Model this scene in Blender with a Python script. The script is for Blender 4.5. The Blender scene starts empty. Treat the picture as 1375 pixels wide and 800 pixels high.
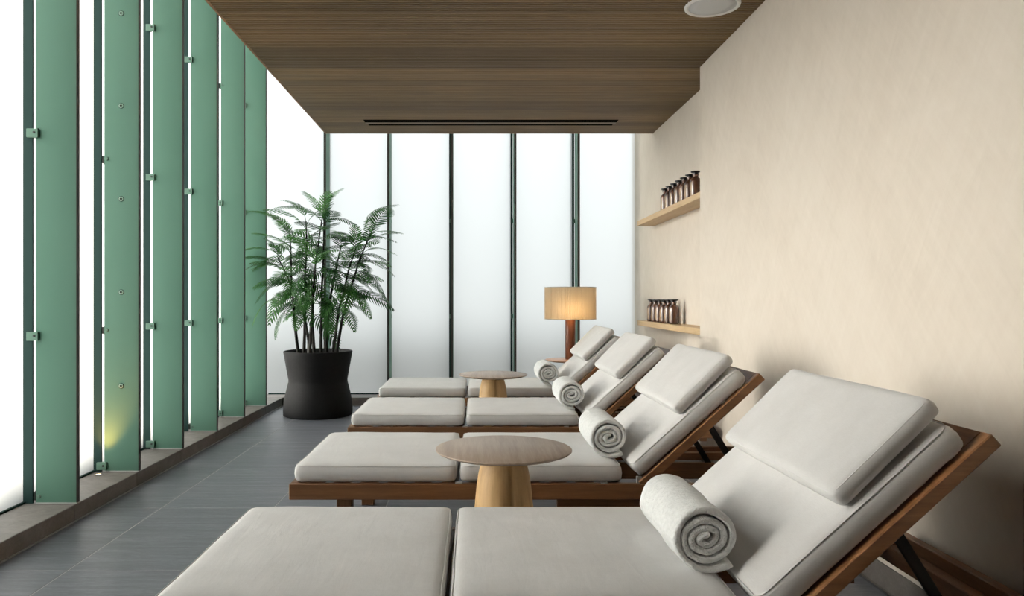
import bpy, math, random
from mathutils import Vector, Matrix, noise

R = math.radians
random.seed(7)
SC = bpy.context.scene
COL = SC.collection

# ------------------------------------------------------------------ camera, world, exposure
F_PX, VPX, VPY = 980.0, 636.5, 401.0
cam_d = bpy.data.cameras.new('camera')
cam_d.sensor_width = 36.0
cam_d.lens = 36.0 * F_PX / 1375.0
cam_d.shift_x = (687.5 - VPX) / 1375.0
cam_d.shift_y = (VPY - 400.0) / 1375.0
cam_d.clip_start = 0.02
cam = bpy.data.objects.new('camera', cam_d)
COL.objects.link(cam)
cam.location = (0, 0, 1.10)
cam.rotation_euler = (R(90), 0, 0)
SC.camera = cam

W = bpy.data.worlds.new('world')
SC.world = W
W.use_nodes = True
wn = W.node_tree.nodes['Background']
def overcast(nt, bg, strength):
    """standard overcast sky: the zenith three times as bright as the horizon"""
    N, L = nt.nodes.new, nt.links.new
    tc = N('ShaderNodeTexCoord'); sx = N('ShaderNodeSeparateXYZ'); L(tc.outputs['Generated'], sx.inputs[0])
    mr = N('ShaderNodeMapRange'); L(sx.outputs['Z'], mr.inputs[0])
    mr.inputs[1].default_value = 0.0; mr.inputs[2].default_value = 1.0
    mr.inputs[3].default_value = 1/3; mr.inputs[4].default_value = 1.0
    ml = N('ShaderNodeMath'); ml.operation = 'MULTIPLY'; ml.inputs[1].default_value = strength
    L(mr.outputs[0], ml.inputs[0]); L(ml.outputs[0], bg.inputs[1])
    bg.inputs[0].default_value = (0.95, 0.985, 1.0, 1)
overcast(W.node_tree, wn, 3.15)
sun_d = bpy.data.lights.new('sun', 'SUN')               # low hazy sun standing on the side of the fins
sun_d.energy = 9.2; sun_d.angle = R(6); sun_d.color = (1.0, 0.935, 0.86)
sun = bpy.data.objects.new('sun', sun_d); COL.objects.link(sun)
sun.rotation_euler = Vector((-1.0, -0.06, 0.15)).to_track_quat('Z', 'Y').to_euler()
SC.view_settings.view_transform = 'Standard'
SC.view_settings.look = 'None'
SC.view_settings.exposure = 0.0
SC.view_settings.gamma = 1.0
SC.view_settings.use_curve_mapping = False
SC.cycles.use_denoising = True
SC.cycles.denoising_prefilter = 'NONE'
SC.cycles.max_bounces = 14
SC.cycles.diffuse_bounces = 8
SC.cycles.transparent_max_bounces = 12
SC.cycles.caustics_reflective = False
SC.cycles.caustics_refractive = True

# ------------------------------------------------------------------ mesh helpers
class MB:
    """collects vertices and faces of one mesh"""
    def __init__(self):
        self.v, self.f, self.m = [], [], []
    def add(self, vs, fs, mi=0):
        o = len(self.v)
        self.v += [tuple(p) for p in vs]
        self.f += [tuple(i + o for i in f) for f in fs]
        self.m += [mi] * len(fs)
        return self
    def box(self, x0, x1, y0, y1, z0, z1, mi=0, b=0.0):
        if b <= 0:
            vs = [(x0,y0,z0),(x1,y0,z0),(x1,y1,z0),(x0,y1,z0),(x0,y0,z1),(x1,y0,z1),(x1,y1,z1),(x0,y1,z1)]
            fs = [(0,3,2,1),(4,5,6,7),(0,1,5,4),(1,2,6,5),(2,3,7,6),(3,0,4,7)]
            return self.add(vs, fs, mi)
        # chamfered box
        vs, idx = [], {}
        for sx in (0, 1):
            for sy in (0, 1):
                for sz in (0, 1):
                    cx, cy, cz = (x0, x1)[sx], (y0, y1)[sy], (z0, z1)[sz]
                    dx, dy, dz = (b, -b)[sx], (b, -b)[sy], (b, -b)[sz]
                    for k, p in enumerate(((cx, cy+dy, cz+dz), (cx+dx, cy, cz+dz), (cx+dx, cy+dy, cz))):
                        idx[(sx, sy, sz, k)] = len(vs); vs.append(p)
        cen = Vector(((x0+x1)/2, (y0+y1)/2, (z0+z1)/2))
        fs = []
        def face(ids):
            p = [Vector(vs[i]) for i in ids]
            n = (p[1]-p[0]).cross(p[2]-p[0])
            c = sum(p, Vector()) / len(p)
            fs.append(tuple(ids) if n.dot(c - cen) > 0 else tuple(reversed(ids)))
        for s in (0, 1):
            face([idx[(s,a,c,0)] for a, c in ((0,0),(1,0),(1,1),(0,1))])
            face([idx[(a,s,c,1)] for a, c in ((0,0),(1,0),(1,1),(0,1))])
            face([idx[(a,c,s,2)] for a, c in ((0,0),(1,0),(1,1),(0,1))])
        for a in (0, 1):
            for c in (0, 1):
                face([idx[(0,a,c,1)], idx[(1,a,c,1)], idx[(1,a,c,2)], idx[(0,a,c,2)]])
                face([idx[(a,0,c,0)], idx[(a,1,c,0)], idx[(a,1,c,2)], idx[(a,0,c,2)]])
                face([idx[(a,c,0,0)], idx[(a,c,1,0)], idx[(a,c,1,1)], idx[(a,c,0,1)]])
                for d in (0, 1):
                    face([idx[(a,c,d,0)], idx[(a,c,d,1)], idx[(a,c,d,2)]])
        return self.add(vs, fs, mi)
    def lathe(self, prof, n=32, mi=0, rf=None):
        """prof: list of (r, z); rf(angle, z) scales the radius"""
        o, rings = len(self.v), []
        for r, z in prof:
            if r < 1e-6:
                rings.append([len(self.v)]); self.v.append((0, 0, z))
            else:
                ring = []
                for k in range(n):
                    a = 2*math.pi*k/n
                    q = r * (rf(a, z) if rf else 1)
                    ring.append(len(self.v)); self.v.append((q*math.cos(a), q*math.sin(a), z))
                rings.append(ring)
        for A, B in zip(rings, rings[1:]):
            for k in range(n):
                k2 = (k+1) % n
                if len(A) == 1 and len(B) == 1: continue
                if len(A) == 1: f = (A[0], B[k2], B[k])
                elif len(B) == 1: f = (A[k], A[k2], B[0])
                else: f = (A[k], A[k2], B[k2], B[k])
                self.f.append(f); self.m.append(mi)
        return self
    def tube(self, pts, rad, n=8, mi=0, cap=True, closed=False):
        pts = [Vector(p) for p in pts]
        rs = rad if isinstance(rad, (list, tuple)) else [rad]*len(pts)
        rings, up = [], Vector((0.3, 0.2, 1)).normalized()
        N = len(pts)
        for i, p in enumerate(pts):
            if closed: t = pts[(i+1) % N] - pts[i-1]
            else: t = pts[min(i+1, N-1)] - pts[max(i-1, 0)]
            t.normalize()
            a = t.cross(up)
            if a.length < 1e-3: a = t.cross(Vector((1, 0, 0)))
            a.normalize(); b = t.cross(a)
            ring = []
            for k in range(n):
                an = 2*math.pi*k/n
                ring.append(len(self.v)); self.v.append(tuple(p + (a*math.cos(an)+b*math.sin(an))*rs[i]))
            rings.append(ring)
        pairs = list(zip(rings, rings[1:])) + ([(rings[-1], rings[0])] if closed else [])
        for A, B in pairs:
            for k in range(n):
                self.f.append((A[k], A[(k+1) % n], B[(k+1) % n], B[k])); self.m.append(mi)
        if cap and not closed:
            self.f.append(tuple(reversed(rings[0]))); self.m.append(mi)
            self.f.append(tuple(rings[-1])); self.m.append(mi)
        return self
    def xf(self, M):
        self.v = [tuple(M @ Vector(p)) for p in self.v]
        return self
    def mesh(self, name, mats, smooth=False):
        me = bpy.data.meshes.new(name)
        me.from_pydata(self.v, [], self.f)
        for m in (mats if isinstance(mats, (list, tuple)) else [mats]):
            me.materials.append(m)
        if any(self.m): me.polygons.foreach_set('material_index', self.m)
        if smooth: me.polygons.foreach_set('use_smooth', [True]*len(me.polygons))
        me.update()
        return me
    def build(self, name, mats, parent=None, smooth=False, loc=None):
        return put(name, self.mesh(name, mats, smooth), parent, loc)

def put(name, me, parent=None, loc=None):
    o = bpy.data.objects.new(name, me)
    COL.objects.link(o)
    if parent is not None: o.parent = parent
    if loc is not None: o.location = loc
    return o

def empty(name, loc, rz=0.0):
    o = bpy.data.objects.new(name, None)
    o.empty_display_size = 0.1
    COL.objects.link(o)
    o.location = loc
    o.rotation_euler = (0, 0, rz)
    return o

def tag(o, label=None, cat=None, group=None, kind=None):
    if label: o['label'] = label
    if cat: o['category'] = cat
    if group: o['group'] = group
    if kind: o['kind'] = kind
    return o

def copy_tree(o, parent=None):
    c = o.copy()
    COL.objects.link(c)
    c.parent = parent
    for ch in list(o.children):
        copy_tree(ch, c)
    return c

def edge_split_smooth(o, ang=35):
    o.data.polygons.foreach_set('use_smooth', [True]*len(o.data.polygons))
    try: o.data.set_sharp_from_angle(angle=R(ang))
    except Exception: pass
    return o

def rbox(lx, ly, lz, r, crown=0.0, wob=0.0, seed=0, nx=18, ny=14, nz=4, sag=0.0):
    """a soft rounded block centred on 0 (cushion), with a crowned top"""
    mb, vid = MB(), {}
    def lin(n, L):
        out = []
        for i in range(n+1):
            t = i/n*2-1
            out.append(L/2*math.copysign(1-(1-abs(t))**1.6, t))
        return out
    X, Y, Z = lin(nx, lx), lin(ny, ly), lin(nz, lz)
    def vert(i, j, k):
        key = (i, j, k)
        if key in vid: return vid[key]
        p = Vector((X[i], Y[j], Z[k]))
        c = Vector((max(-lx/2+r, min(lx/2-r, p.x)), max(-ly/2+r, min(ly/2-r, p.y)), max(-lz/2+r, min(lz/2-r, p.z))))
        d = p - c
        q = c + d.normalized()*r if d.length > 1e-9 else p
        u, v = 2*X[i]/lx, 2*Y[j]/ly
        e = (1-abs(u)**2.6)*(1-abs(v)**2.6)
        if q.z > 0: q.z += crown*e*(q.z/(lz/2))
        else: q.z += sag*e*(q.z/(lz/2))
        # the corners are drawn in, the sides belly a little
        if wob:
            nv = noise.noise_vector(Vector((p.x*5.2+seed*7.1, p.y*5.2, p.z*7)))
            q += Vector((nv.x*wob, nv.y*wob, nv.z*wob*(1.0 if q.z > 0 else 0.2)))
        vid[key] = len(mb.v); mb.v.append(tuple(q)); return vid[key]
    def quad(a, b, c, d):
        mb.f.append((vert(*a), vert(*b), vert(*c), vert(*d))); mb.m.append(0)
    for i in range(nx):
        for j in range(ny):
            quad((i,j,nz),(i+1,j,nz),(i+1,j+1,nz),(i,j+1,nz))
            quad((i,j,0),(i,j+1,0),(i+1,j+1,0),(i+1,j,0))
    for i in range(nx):
        for k in range(nz):
            quad((i,0,k),(i+1,0,k),(i+1,0,k+1),(i,0,k+1))
            quad((i,ny,k),(i,ny,k+1),(i+1,ny,k+1),(i+1,ny,k))
    for j in range(ny):
        for k in range(nz):
            quad((0,j,k),(0,j,k+1),(0,j+1,k+1),(0,j+1,k))
            quad((nx,j,k),(nx,j+1,k),(nx,j+1,k+1),(nx,j,k+1))
    return mb

# ------------------------------------------------------------------ materials
MAT = {}
def new_mat(name):
    m = bpy.data.materials.new(name)
    m.use_nodes = True
    MAT[name] = m
    nt = m.node_tree
    return m, nt, nt.nodes['Principled BSDF'], nt.nodes.new, nt.links.new

def simple(name, col, rough=0.5, metal=0.0, spec=0.5, coat=0.0):
    m, nt, p, N, L = new_mat(name)
    p.inputs['Base Color'].default_value = (*col, 1)
    p.inputs['Roughness'].default_value = rough
    p.inputs['Metallic'].default_value = metal
    p.inputs['Specular IOR Level'].default_value = spec
    p.inputs['Coat Weight'].default_value = coat
    return m

def ramp(nt, stops):
    r = nt.nodes.new('ShaderNodeValToRGB')
    e = r.color_ramp.elements
    while len(e) < len(stops): e.new(0.5)
    for k, (pos, c) in enumerate(stops):
        e[k].position = pos; e[k].color = (*c, 1)
    return r

def coords(nt, scale, rot=(0,0,0), src='Object', rnd=0.0):
    """object coordinates, optionally shifted by a random amount for each object"""
    tc = nt.nodes.new('ShaderNodeTexCoord')
    mp = nt.nodes.new('ShaderNodeMapping')
    mp.inputs['Scale'].default_value = scale
    out = tc.outputs[src]
    if any(rot):                              # turn first, then stretch
        mr_ = nt.nodes.new('ShaderNodeMapping'); mr_.inputs['Rotation'].default_value = rot
        nt.links.new(out, mr_.inputs['Vector']); out = mr_.outputs[0]
    nt.links.new(out, mp.inputs['Vector'])
    if rnd:
        oi = nt.nodes.new('ShaderNodeObjectInfo')
        ml = nt.nodes.new('ShaderNodeMath'); ml.operation = 'MULTIPLY'; ml.inputs[1].default_value = rnd
        nt.links.new(oi.outputs['Random'], ml.inputs[0])
        cb = nt.nodes.new('ShaderNodeCombineXYZ')
        for k in range(3): nt.links.new(ml.outputs[0], cb.inputs[k])
        nt.links.new(cb.outputs[0], mp.inputs['Location'])
    return mp

def noise_tex(nt, vec, scale, detail=4, rough=0.55, dist=0.0):
    n = nt.nodes.new('ShaderNodeTexNoise')
    n.inputs['Scale'].default_value = scale
    n.inputs['Detail'].default_value = detail
    n.inputs['Roughness'].default_value = rough
    n.inputs['Distortion'].default_value = dist
    nt.links.new(vec.outputs[0], n.inputs['Vector'])
    return n

def bump(nt, height, strength, dist, bsdf, prev=None):
    b = nt.nodes.new('ShaderNodeBump')
    b.inputs['Strength'].default_value = strength
    b.inputs['Distance'].default_value = dist
    nt.links.new(height, b.inputs['Height'])
    if prev: nt.links.new(prev.outputs[0], b.inputs['Normal'])
    nt.links.new(b.outputs[0], bsdf.inputs['Normal'])
    return b

def wood(name, c0, c1, c2, axis='x', rough=0.5, vary=0.0, grain=1.0, bmp=0.15):
    m, nt, p, N, L = new_mat(name)
    s = {'x': (1.2, 22, 22), 'y': (22, 1.2, 22), 'z': (22, 22, 1.2)}[axis]
    v = coords(nt, tuple(q*grain for q in s), rnd=30)
    n = noise_tex(nt, v, 1.6, 6, 0.6, 0.35)
    n2 = noise_tex(nt, v, 6.5, 3, 0.7)
    mx = N('ShaderNodeMix'); mx.data_type = 'FLOAT'; mx.inputs[0].default_value = 0.35
    L(n.outputs[0], mx.inputs[2]); L(n2.outputs[0], mx.inputs[3])
    r = ramp(nt, [(0.30, c0), (0.50, c1), (0.70, c2)])
    L(mx.outputs[0], r.inputs[0])
    out = r.outputs[0]
    if vary:
        oi = N('ShaderNodeObjectInfo')
        mr = N('ShaderNodeMapRange'); mr.inputs[3].default_value = 1-vary; mr.inputs[4].default_value = 1+vary
        L(oi.outputs['Random'], mr.inputs[0])
        hs = N('ShaderNodeHueSaturation')
        L(mr.outputs[0], hs.inputs['Value']); L(out, hs.inputs['Color'])
        out = hs.outputs[0]
    L(out, p.inputs['Base Color'])
    p.inputs['Roughness'].default_value = rough
    p.inputs['Specular IOR Level'].default_value = 0.35
    bump(nt, mx.outputs[0], bmp, 0.002, p)
    return m

wood('teak_x', (0.085,0.036,0.014), (0.145,0.066,0.027), (0.210,0.103,0.046), 'x', 0.45)
wood('teak_y', (0.085,0.036,0.014), (0.145,0.066,0.027), (0.210,0.103,0.046), 'y', 0.45)
wood('teak_z', (0.080,0.034,0.013), (0.135,0.062,0.025), (0.190,0.094,0.042), 'z', 0.5)
wood('oak_top', (0.225,0.168,0.128), (0.31,0.24,0.188), (0.39,0.315,0.252), 'y', 0.45, grain=0.9)
wood('oak_base', (0.33,0.200,0.082), (0.45,0.285,0.125), (0.53,0.35,0.165), 'z', 0.55, grain=0.6)
wood('oak_shelf', (0.40,0.27,0.14), (0.50,0.35,0.19), (0.58,0.43,0.25), 'y', 0.5)
wood('ceiling_wood', (0.115,0.072,0.034), (0.165,0.108,0.050), (0.220,0.150,0.076), 'x', 0.5, vary=0.28, grain=0.7)
wood('ceiling_edge', (0.20,0.11,0.05), (0.27,0.155,0.075), (0.33,0.20,0.10), 'y', 0.5)
wood('lamp_wood', (0.085,0.026,0.012), (0.13,0.042,0.019), (0.17,0.058,0.027), 'z', 0.35, grain=0.5)
wood('lamp_table_wood', (0.38,0.19,0.095), (0.46,0.24,0.125), (0.52,0.29,0.16), 'x', 0.4)

def plaster():
    m, nt, p, N, L = new_mat('plaster')
    v = coords(nt, (1, 1, 1), (R(35), 0, 0))
    big = noise_tex(nt, v, 1.3, 5, 0.6, 0.8)
    v2 = coords(nt, (2.0, 16, 2.4), (R(38), 0, R(10)))
    st = noise_tex(nt, v2, 1.8, 5, 0.65, 0.6)
    v3 = coords(nt, (2.0, 10, 2.2), (R(-28), 0, 0))
    st2 = noise_tex(nt, v3, 1.5, 4, 0.6, 0.9)
    a = N('ShaderNodeMix'); a.data_type = 'FLOAT'; a.inputs[0].default_value = 0.5
    L(st.outputs[0], a.inputs[2]); L(st2.outputs[0], a.inputs[3])
    b = N('ShaderNodeMix'); b.data_type = 'FLOAT'; b.inputs[0].default_value = 0.45
    L(big.outputs[0], b.inputs[2]); L(a.outputs[0], b.inputs[3])
    r = ramp(nt, [(0.30, (0.595,0.528,0.452)), (0.5, (0.660,0.592,0.513)), (0.72, (0.715,0.652,0.575))])
    L(b.outputs[0], r.inputs[0]); L(r.outputs[0], p.inputs['Base Color'])
    p.inputs['Roughness'].default_value = 0.75
    p.inputs['Specular IOR Level'].default_value = 0.2
    bump(nt, a.outputs[0], 0.35, 0.005, p)
plaster()

def stone(name, c0, c1, c2, rough, sx=1.2, sy=16, vary=0.12, rot=0):
    m, nt, p, N, L = new_mat(name)
    v = coords(nt, (sx, sy, sy), (0, 0, rot), rnd=40)
    n = noise_tex(nt, v, 1.6, 8, 0.68, 0.5)
    v2 = coords(nt, (3, 7, 7), rnd=13)
    spk = noise_tex(nt, v2, 16, 5, 0.7)
    v3 = coords(nt, (6, 40, 40), (0, 0, R(8)+rot), rnd=23)
    fine = noise_tex(nt, v3, 2.5, 4, 0.75)
    a = N('ShaderNodeMix'); a.data_type = 'FLOAT'; a.inputs[0].default_value = 0.3
    L(n.outputs[0], a.inputs[2]); L(fine.outputs[0], a.inputs[3])
    b = N('ShaderNodeMix'); b.data_type = 'FLOAT'; b.inputs[0].default_value = 0.22
    L(a.outputs[0], b.inputs[2]); L(spk.outputs[0], b.inputs[3])
    r = ramp(nt, [(0.33, c0), (0.5, c1), (0.68, c2)])
    L(b.outputs[0], r.inputs[0])
    oi = N('ShaderNodeObjectInfo')
    mr = N('ShaderNodeMapRange'); mr.inputs[3].default_value = 1-vary; mr.inputs[4].default_value = 1+vary
    L(oi.outputs['Random'], mr.inputs[0])
    hs = N('ShaderNodeHueSaturation')
    L(mr.outputs[0], hs.inputs['Value']); L(r.outputs[0], hs.inputs['Color'])
    L(hs.outputs[0], p.inputs['Base Color'])
    p.inputs['Roughness'].default_value = rough
    bump(nt, b.outputs[0], 0.25, 0.002, p)
stone('floor_stone', (0.072,0.076,0.090), (0.114,0.119,0.139), (0.190,0.195,0.218), 0.46)
stone('skirting_stone', (0.045,0.039,0.035), (0.070,0.061,0.055), (0.105,0.094,0.085), 0.7, 8, 8)
stone('curb_stone', (0.095,0.083,0.075), (0.145,0.129,0.118), (0.205,0.187,0.172), 0.6, 8, 8)

def fabric(name, c0, c1):
    m, nt, p, N, L = new_mat(name)
    v = coords(nt, (1, 1, 1), rnd=9)
    big = noise_tex(nt, v, 7, 4, 0.6)
    vx = coords(nt, (60, 600, 600)); wx = noise_tex(nt, vx, 1.0, 2)
    vy = coords(nt, (600, 60, 600)); wy = noise_tex(nt, vy, 1.0, 2)
    a = N('ShaderNodeMath'); a.operation = 'ADD'
    L(wx.outputs[0], a.inputs[0]); L(wy.outputs[0], a.inputs[1])
    mx = N('ShaderNodeMix'); mx.data_type = 'FLOAT'; mx.inputs[0].default_value = 0.5
    h = N('ShaderNodeMath'); h.operation = 'MULTIPLY'; h.inputs[1].default_value = 0.5
    L(a.outputs[0], h.inputs[0])
    L(big.outputs[0], mx.inputs[2]); L(h.outputs[0], mx.inputs[3])
    r = ramp(nt, [(0.33, c0), (0.67, c1)])
    L(mx.outputs[0], r.inputs[0]); L(r.outputs[0], p.inputs['Base Color'])
    p.inputs['Roughness'].default_value = 0.9
    p.inputs['Specular IOR Level'].default_value = 0.15
    p.inputs['Sheen Weight'].default_value = 0.15
    vw = coords(nt, (16, 3, 5), rnd=5); wr = noise_tex(nt, vw, 1.2, 3, 0.5, 0.6)
    b1 = bump(nt, wr.outputs[0], 0.20, 0.010, p)
    bump(nt, a.outputs[0], 0.22, 0.0012, p, b1)
    return m
fabric('linen', (0.552,0.542,0.533), (0.645,0.636,0.628))
fabric('piping', (0.42,0.38,0.335), (0.48,0.44,0.39))

def towel_mat():
    m, nt, p, N, L = new_mat('terry')
    v = coords(nt, (1, 1, 1))
    n = noise_tex(nt, v, 210, 3, 0.7)
    n2 = noise_tex(nt, v, 60, 3, 0.6)
    r = ramp(nt, [(0.3, (0.70,0.71,0.70)), (0.6, (0.80,0.81,0.80))])
    L(n2.outputs[0], r.inputs[0]); L(r.outputs[0], p.inputs['Base Color'])
    p.inputs['Roughness'].default_value = 1.0
    p.inputs['Specular IOR Level'].default_value = 0.05
    p.inputs['Sheen Weight'].default_value = 0.25
    b1 = bump(nt, n2.outputs[0], 0.6, 0.010, p)
    bump(nt, n.outputs[0], 0.7, 0.004, p, b1)
towel_mat()

def fin_glass():
    m, nt, p, N, L = new_mat('fin_glass')
    v = coords(nt, (1, 1, 0.25), rnd=8)
    n = noise_tex(nt, v, 3.0, 3)
    r = ramp(nt, [(0.3, (0.140,0.288,0.220)), (0.7, (0.160,0.312,0.242))])
    L(n.outputs[0], r.inputs[0]); L(r.outputs[0], p.inputs['Base Color'])
    p.inputs['Roughness'].default_value = 0.42
    p.inputs['Specular IOR Level'].default_value = 0.2
    tr = N('ShaderNodeBsdfTranslucent'); L(r.outputs[0], tr.inputs[0])
    mx = N('ShaderNodeMixShader'); mx.inputs[0].default_value = 0.30
    L(p.outputs[0], mx.inputs[1]); L(tr.outputs[0], mx.inputs[2])
    L(mx.outputs[0], nt.nodes['Material Output'].inputs['Surface'])
fin_glass()

def frosted():
    m, nt, p, N, L = new_mat('frosted_glass')
    tr = N('ShaderNodeBsdfTranslucent'); tr.inputs[0].default_value = (0.90, 0.915, 0.91, 1)
    p.inputs['Base Color'].default_value = (0.55, 0.57, 0.57, 1)
    p.inputs['Roughness'].default_value = 0.45
    rf = N('ShaderNodeBsdfRefraction'); rf.inputs['Color'].default_value = (0.95, 0.965, 0.96, 1)
    rf.inputs['Roughness'].default_value = 0.88; rf.inputs['IOR'].default_value = 1.22
    m2 = N('ShaderNodeMixShader'); m2.inputs[0].default_value = 0.62
    L(tr.outputs[0], m2.inputs[1]); L(rf.outputs[0], m2.inputs[2])
    mx = N('ShaderNodeMixShader'); mx.inputs[0].default_value = 0.88
    L(p.outputs[0], mx.inputs[1]); L(m2.outputs[0], mx.inputs[2])
    L(mx.outputs[0], nt.nodes['Material Output'].inputs['Surface'])
    m, nt, p, N, L = new_mat('clear_face')
    t = N('ShaderNodeBsdfTransparent'); t.inputs[0].default_value = (0.97, 0.985, 0.975, 1)
    L(t.outputs[0], nt.nodes['Material Output'].inputs['Surface'])
frosted()

simple('mullion_steel', (0.022,0.050,0.046), 0.65, spec=0.12)
simple('fin_edge', (0.055,0.054,0.048), 0.5, spec=0.25)
simple('clip_metal', (0.115,0.215,0.165), 0.5, spec=0.3)
simple('stud_metal', (0.24,0.36,0.29), 0.5, spec=0.3)
simple('clip_dark', (0.02,0.025,0.022), 0.5)
simple('black_steel', (0.008,0.008,0.009), 0.6, spec=0.12)
simple('chrome', (0.75,0.75,0.74), 0.22, 1.0)
simple('joint_metal', (0.42,0.41,0.40), 0.45, 0.6)
simple('grout', (0.34,0.335,0.33), 0.9)
simple('dark_joint', (0.03,0.03,0.03), 0.9)
simple('sealant', (0.45,0.47,0.45), 0.6)
simple('white_paint', (0.80,0.80,0.78), 0.6)
simple('speaker_grille', (0.60,0.61,0.62), 0.6)
simple('slot_black', (0.004,0.004,0.004), 1.0, spec=0.0)
simple('bottle_cap', (0.008,0.008,0.009), 0.30)
simple('soil', (0.025,0.018,0.013), 0.95)
simple('stem_bark', (0.016,0.013,0.011), 0.75)
simple('terrace_stone', (0.24,0.23,0.22), 0.9)
simple('pane_tint_warm', (0.62,0.55,0.46), 0.9)  # warm colour for the added outside wall, to tint the side panes

def amber():
    m, nt, p, N, L = new_mat('amber_glass')
    p.inputs['Base Color'].default_value = (0.062, 0.022, 0.009, 1)
    p.inputs['Roughness'].default_value = 0.32
    p.inputs['Coat Weight'].default_value = 0.15
    p.inputs['Coat Roughness'].default_value = 0.12
    m, nt, p, N, L = new_mat('bottle_strip')
    p.inputs['Base Color'].default_value = (0.27, 0.175, 0.105, 1)
    p.inputs['Roughness'].default_value = 0.5
amber()

def pot_mat():
    m, nt, p, N, L = new_mat('pot_black')
    v = coords(nt, (1, 1, 1))
    n = noise_tex(nt, v, 22, 5, 0.65)
    v2 = coords(nt, (5, 5, 60)); n2 = noise_tex(nt, v2, 1.5, 3)
    r = ramp(nt, [(0.3, (0.0050,0.0050,0.0056)), (0.7, (0.0105,0.0102,0.0115))])
    L(n.outputs[0], r.inputs[0]); L(r.outputs[0], p.inputs['Base Color'])
    p.inputs['Roughness'].default_value = 0.75; p.inputs['Specular IOR Level'].default_value = 0.25
    b = bump(nt, n.outputs[0], 0.3, 0.004, p)
    bump(nt, n2.outputs[0], 0.25, 0.004, p, b)
pot_mat()

def leaf_mat(name, c0, c1):
    m, nt, p, N, L = new_mat(name)
    oi = N('ShaderNodeObjectInfo')
    v = coords(nt, (1, 1, 1), rnd=5); n = noise_tex(nt, v, 9, 2)
    mx = N('ShaderNodeMix'); mx.data_type = 'FLOAT'; mx.inputs[0].default_value = 0.5
    L(oi.outputs['Random'], mx.inputs[2]); L(n.outputs[0], mx.inputs[3])
    r = ramp(nt, [(0.25, c0), (0.75, c1)])
    L(mx.outputs[0], r.inputs[0]); L(r.outputs[0], p.inputs['Base Color'])
    p.inputs['Roughness'].default_value = 0.42
    tr = N('ShaderNodeBsdfTranslucent'); L(r.outputs[0], tr.inputs[0])
    ms = N('ShaderNodeMixShader'); ms.inputs[0].default_value = 0.35
    L(p.outputs[0], ms.inputs[1]); L(tr.outputs[0], ms.inputs[2])
    L(ms.outputs[0], nt.nodes['Material Output'].inputs['Surface'])
leaf_mat('leaf', (0.020,0.080,0.022), (0.075,0.230,0.046))

def shade_mat():
    m, nt, p, N, L = new_mat('shade_fabric')
    p.inputs['Base Color'].default_value = (0.56, 0.48, 0.36, 1)
    p.inputs['Roughness'].default_value = 0.9
    tr = N('ShaderNodeBsdfTranslucent'); tr.inputs[0].default_value = (0.62, 0.50, 0.34, 1)
    mx = N('ShaderNodeMixShader'); mx.inputs[0].default_value = 0.45
    L(p.outputs[0], mx.inputs[1]); L(tr.outputs[0], mx.inputs[2])
    L(mx.outputs[0], nt.nodes['Material Output'].inputs['Surface'])
    for nm, col, st in (('bulb_glow', (1.0, 0.72, 0.38), 6.0), ('uplight_lens', (1.0, 0.74, 0.32), 9.0)):
        m, nt, p, N, L = new_mat(nm)
        p.inputs['Base Color'].default_value = (1, 0.9, 0.75, 1)
        p.inputs['Emission Color'].default_value = (*col, 1)
        p.inputs['Emission Strength'].default_value = st
shade_mat()

# ------------------------------------------------------------------ room measures (metres; camera looks along +Y)
Y0, YB = -1.4, 7.776            # wall behind the camera, frosted glass at the far end
XG = -2.238                     # inner face of the left glass
XC = -1.972                     # front of the curb
XW, XN = 1.55, 1.718            # right wall, wall of the niche
YG = 0.9975                     # where the side glazing begins
YN = 5.005                      # where the niche begins
ZC, ZR = 2.685, 4.2             # timber ceiling, roof slab
CURB = 0.084
YC = YB - (XC - XG)             # front of the far curb
XCL, YCE = -1.428, 7.0          # left and far edge of the timber ceiling
FINS = [6.915, 6.262, 5.594, 4.935, 4.291, 3.621, 2.962, 2.303]    # depth of each left fin
BACK = [-1.560, -0.907, -0.254, 0.399, 1.052]                      # far mullions

# ---- floor with its slabs
fl = tag(MB().box(XC-0.02, XN+0.1, Y0-0.1, YB+0.1, -0.2, -0.0009).build('floor', MAT['grout']), kind='structure')
tile_me = {}
xs = [XC, -1.646] + [-1.646+0.59*k for k in range(1, 6)] + [XW+0.002]
ys = [2.953-0.885*k for k in range(6, 0, -1)] + [2.953+0.885*k for k in range(0, 6)]
ys = [Y0] + [y for y in ys if Y0 < y < YC] + [YC]
g = 0.002
for a, b in zip(xs, xs[1:]):
    for c, d in zip(ys, ys[1:]):
        if b-a < 0.02: continue
        key = (round(b-a, 3), round(d-c, 3))
        if key not in tile_me:
            w, h = (b-a)/2-g, (d-c)/2-g
            tile_me[key] = MB().box(-w, w, -h, h, -0.012, 0, b=0.0015).mesh('floor_tile', MAT['floor_stone'])
        put('floor_tile', tile_me[key], fl, ((a+b)/2, (c+d)/2, 0))

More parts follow.
